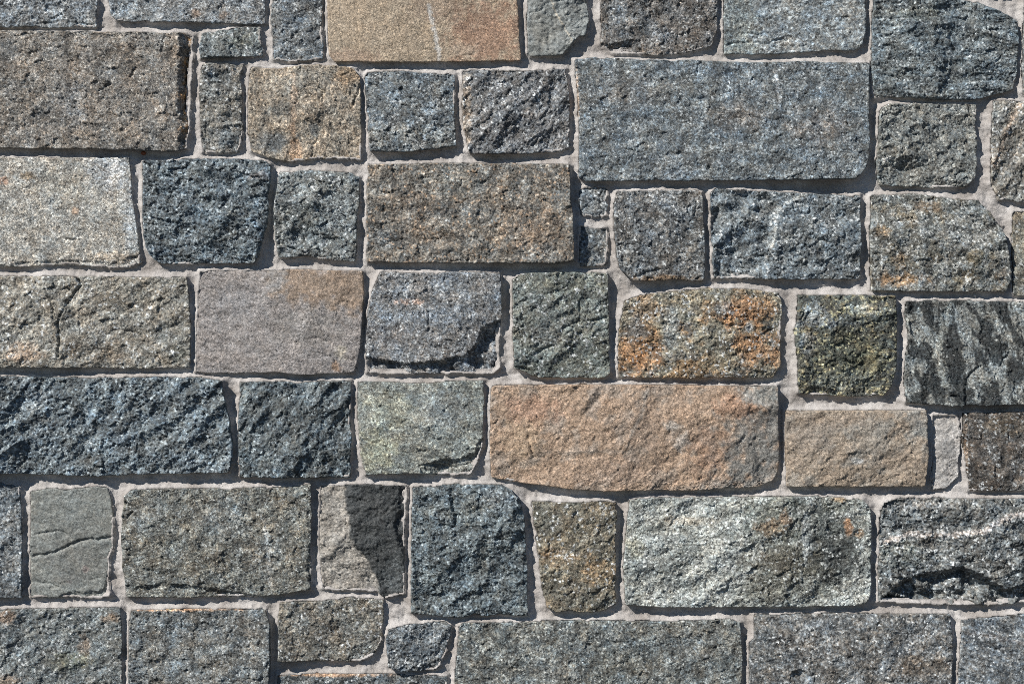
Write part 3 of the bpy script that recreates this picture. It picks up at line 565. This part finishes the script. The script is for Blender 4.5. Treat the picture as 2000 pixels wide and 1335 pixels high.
    hue = 0.38 * con * (r2 - 0.5 + 0.8 * (q2 - 0.5)) + 0.3 * con * fbm(x / 40, y / 40, seed + 88, 3, 0.6)
    c = c * np.stack([np.exp(hue), np.ones_like(hue), np.exp(-hue)], 1)
    if st['spot'] is not None or (st['kind'] not in ('sand', 'slate') and lum < 0.26):
        cc, fr = st['spot'] or ((212, 215, 214), 0.11)  # pale mineral specks that also paint in the grain's glints
        blend(cc, 0.75 * (q2 > 1 - fr).astype(F) * sstep(-0.5, 0.3, perlin(x / 26, y / 26, seed + 90)))
    c = np.clip(c, 0.01, 0.85)
    # faces
    g = np.arange((nu + 1) * (nv + 1)).reshape(nv + 1, nu + 1)
    f = np.stack([g[:-1, :-1], g[1:, :-1], g[1:, 1:], g[:-1, 1:]], -1).reshape(-1, 4)
    ring = np.concatenate([g[0, :-1], g[:-1, -1], g[-1, :0:-1], g[:0:-1, 0]])
    verts = [np.stack([x, y, h], 1)]; cols = [c]; faces = [f]
    prev = ring; off = x.size; n = len(ring)
    ex, ey, eh = x[ring], y[ring], h[ring]
    mx, my = ex.mean(), ey.mean()
    for k, z in enumerate((-9.0, -20.0, -44.0)):
        wob = 1.2 * perlin(ex / 14 + k * 5, ey / 14, seed + 95)
        inx = 0.4 + 0.5 * k
        verts.append(np.stack([ex - np.sign(ex - mx) * (inx + wob) * 0.5, ey - np.sign(ey - my) * (inx + wob) * 0.5, np.minimum(eh - 1.0 - k, z + wob)], 1))
        cols.append(c[ring])
        cur = off + np.arange(n); off += n
        faces.append(np.stack([prev, np.roll(prev, -1), np.roll(cur, -1), cur], 1))
        prev = cur
    V = np.vstack(verts); C = np.vstack(cols); Fc = np.vstack(faces)
    W = to_world(V[:, 0], V[:, 1], V[:, 2])
    ctr = to_world(np.array(mx), np.array(my), np.array(0.0))
    me = mesh_from('stone', W - ctr, Fc, MAT[st['kind']], smooth=False)
    ca_ = me.color_attributes.new('stone_colour', 'FLOAT_COLOR', 'POINT')
    ca_.data.foreach_set('color', np.hstack([C, np.ones((len(C), 1))]).astype(F).ravel())
    o = bpy.data.objects.new('stone', me); col.objects.link(o)
    o.parent = wall; o.location = ctr.tolist()
    if st['label']: o['label'] = st['label']
    return o

for k, st in enumerate(STONES):
    build_stone(st, 100 + k * 7)

# ------------------------------------------------------------------ mortar between the stones
STEP = 2.5
gx = np.arange(-660, 2660.1, STEP, dtype=F); gy = np.arange(-365, 1720.1, STEP, dtype=F)
H, Wd = len(gy), len(gx)
D = np.full((H, Wd), 1e3, F); VX = np.zeros((H, Wd), F); VY = np.zeros((H, Wd), F); SH = np.zeros((H, Wd), F)
for st in STONES:
    lp = st['loop']; x0, y0 = lp.min(0) - 34; x1, y1 = lp.max(0) + 34
    i0, i1 = np.searchsorted(gx, [x0, x1]); j0, j1 = np.searchsorted(gy, [y0, y1])
    X, Y = np.meshgrid(gx[i0:i1], gy[j0:j1])
    # skip the deep inside of the stone
    s = np.full(X.shape, -99.0, F); ax = np.zeros_like(X); ay = np.zeros_like(X)
    mn = lp.min(0); mxx = lp.max(0)
    near = (X < mn[0] + 60) | (X > mxx[0] - 60) | (Y < mn[1] + 60) | (Y > mxx[1] - 60)
    a, b, c_ = sdf(X[near], Y[near], lp)
    s[near], ax[near], ay[near] = a, b, c_
    sub = D[j0:j1, i0:i1]; m = s < sub
    sub[m] = s[m]; VX[j0:j1, i0:i1][m] = ax[m]; VY[j0:j1, i0:i1][m] = ay[m]; SH[j0:j1, i0:i1][m] = st['h']
X, Y = np.meshgrid(gx, gy)
keepv = D > -9
cell = keepv[:-1, :-1] | keepv[1:, :-1] | keepv[:-1, 1:] | keepv[1:, 1:]
used = np.zeros((H, Wd), bool)
used[:-1, :-1] |= cell; used[1:, :-1] |= cell; used[:-1, 1:] |= cell; used[1:, 1:] |= cell
xs, ys, ds = X[used], Y[used], D[used]
dist = np.maximum(ds, 0)
dirf = np.clip((-VX[used] - VY[used]) / (np.abs(ds) + 1e-3) / 1.414, -1, 1)     # 1 where the joint lies above or left of the stone
mh = -11.2 + (5.2 + 4.3 * dirf + np.clip(SH[used], -6, 3) * 0.5) * np.exp(-(dist / 7.0) ** 1.3)
mh += np.clip(fbm(xs / 42, ys / 42, 951, 2) - 0.15, 0, 1) * 6.0 * np.exp(-(ds / 7.0) ** 2) * (0.6 + 0.4 * dirf)     # smears against the stones
mh += 2.4 * fbm(xs / 55, ys / 55, 901, 3) + 2.0 * fbm(xs / 19, ys / 15, 911, 3, 0.6) + 0.7 * perlin(xs / 6, ys / 6, 921)
lump = np.clip(fbm(xs / 10, ys / 10, 931, 2) - 0.55, 0, 1)
mh += lump * 4.0
mh += np.random.RandomState(5).normal(0, 0.10, mh.shape)
for lm_, th_, hh_ in ((26, 0.72, 2.4), (15, 0.6, 1.5)):
    bx, by, bh, bd = cells(xs / lm_, ys / lm_, 941 + lm_)
    mh += np.where(RND[2][bh] > th_, hh_ * np.clip(1 - (bd * lm_ / (hh_ * 0.8 + 2.2 * RND[3][bh])) ** 2, 0, 1), 0)     # grit stuck in the joints
mh = np.where(ds < -5, mh - 5, mh)
idx = np.full((H, Wd), -1, np.int64); idx[used] = np.arange(used.sum())
jj, ii = np.nonzero(cell)
mf = np.stack([idx[jj, ii], idx[jj + 1, ii], idx[jj + 1, ii + 1], idx[jj, ii + 1]], 1)
me = mesh_from('mortar', to_world(xs, ys, mh), mf, M_MORTAR)
o = bpy.data.objects.new('mortar', me); col.objects.link(o); o.parent = wall
o['label'] = 'pale grey sandy mortar filling the recessed joints'

# the solid core of the wall behind the stones
def box(name, x0, y0, x1, y1, h0, h1, mat):
    p = np.array([(x0,y0,h1),(x1,y0,h1),(x1,y1,h1),(x0,y1,h1),(x0,y0,h0),(x1,y0,h0),(x1,y1,h0),(x0,y1,h0)], float)
    f = [(0,3,2,1),(4,5,6,7),(0,1,5,4),(1,2,6,5),(2,3,7,6),(3,0,4,7)]
    return mesh_from(name, to_world(p[:, 0], p[:, 1], p[:, 2]), f, mat, smooth=False)
o = bpy.data.objects.new('wall_core', box('wall_core', -658, -362, 2658, 1716, -400, -36, M_MORTAR)); col.objects.link(o); o.parent = wall

# small pebbles and chips caught in the joints
def pebble(name, px, py, r, h, mat, seed):
    rs = np.random.RandomState(seed)
    th = np.linspace(0, 2 * np.pi, 11)[:-1]; vv = []; ff = []
    lev = [(-.9, .45), (-.3, .95), (.35, .9), (.8, .5)]
    for z, q in lev:
        for t in th:
            k = r * q * (1 + rs.uniform(-.14, .14))
            vv.append((px + k * math.cos(t), py + 0.8 * k * math.sin(t), h + z * r * 0.8))
    n = len(th)
    for a in range(3):
        for b in range(n): ff.append((a*n+b, a*n+(b+1) % n, (a+1)*n+(b+1) % n, (a+1)*n+b))
    vv.append((px, py, h + r * 0.75)); top = len(vv) - 1
    for b in range(0, n, 2): ff.append((3*n+b, 3*n+(b+1) % n, 3*n+(b+2) % n, top))
    vv = np.array(vv)
    o = bpy.data.objects.new(name, mesh_from(name, to_world(vv[:, 0], vv[:, 1], vv[:, 2]), ff, mat)); col.objects.link(o); o.parent = wall
    return o
pebble('pebble', 279, 298, 5.5, -7, M_PEBBLE, 1)['label'] = 'small red pebble caught under the large brown granite block'
for k, (px, py, r) in enumerate([(788,129,4),(1852,1183,4.5),(1945,1209,4),(1132,746,4),(880,1216,3.5),(432,950,3),(1907,577,3.5),(715,1206,3),(385,716,3)]):
    pebble('mortar_chip', px, py, r, -9, M_CHIP, 10 + k)

# ------------------------------------------------------------------ the ground the wall stands on
gm = bpy.data.meshes.new('ground')
gm.from_pydata([(-60, -60, 0), (60, -60, 0), (60, 60, 0), (-60, 60, 0)], [], [(0, 1, 2, 3)]); gm.materials.append(M_ASPHALT)
g = bpy.data.objects.new('ground', gm); col.objects.link(g); g['kind'] = 'structure'
g['label'] = 'dark asphalt at the foot of the wall'; g['category'] = 'ground'
print('tris', sum(len(o.data.polygons) * 2 for o in scene.objects if o.type == 'MESH'))
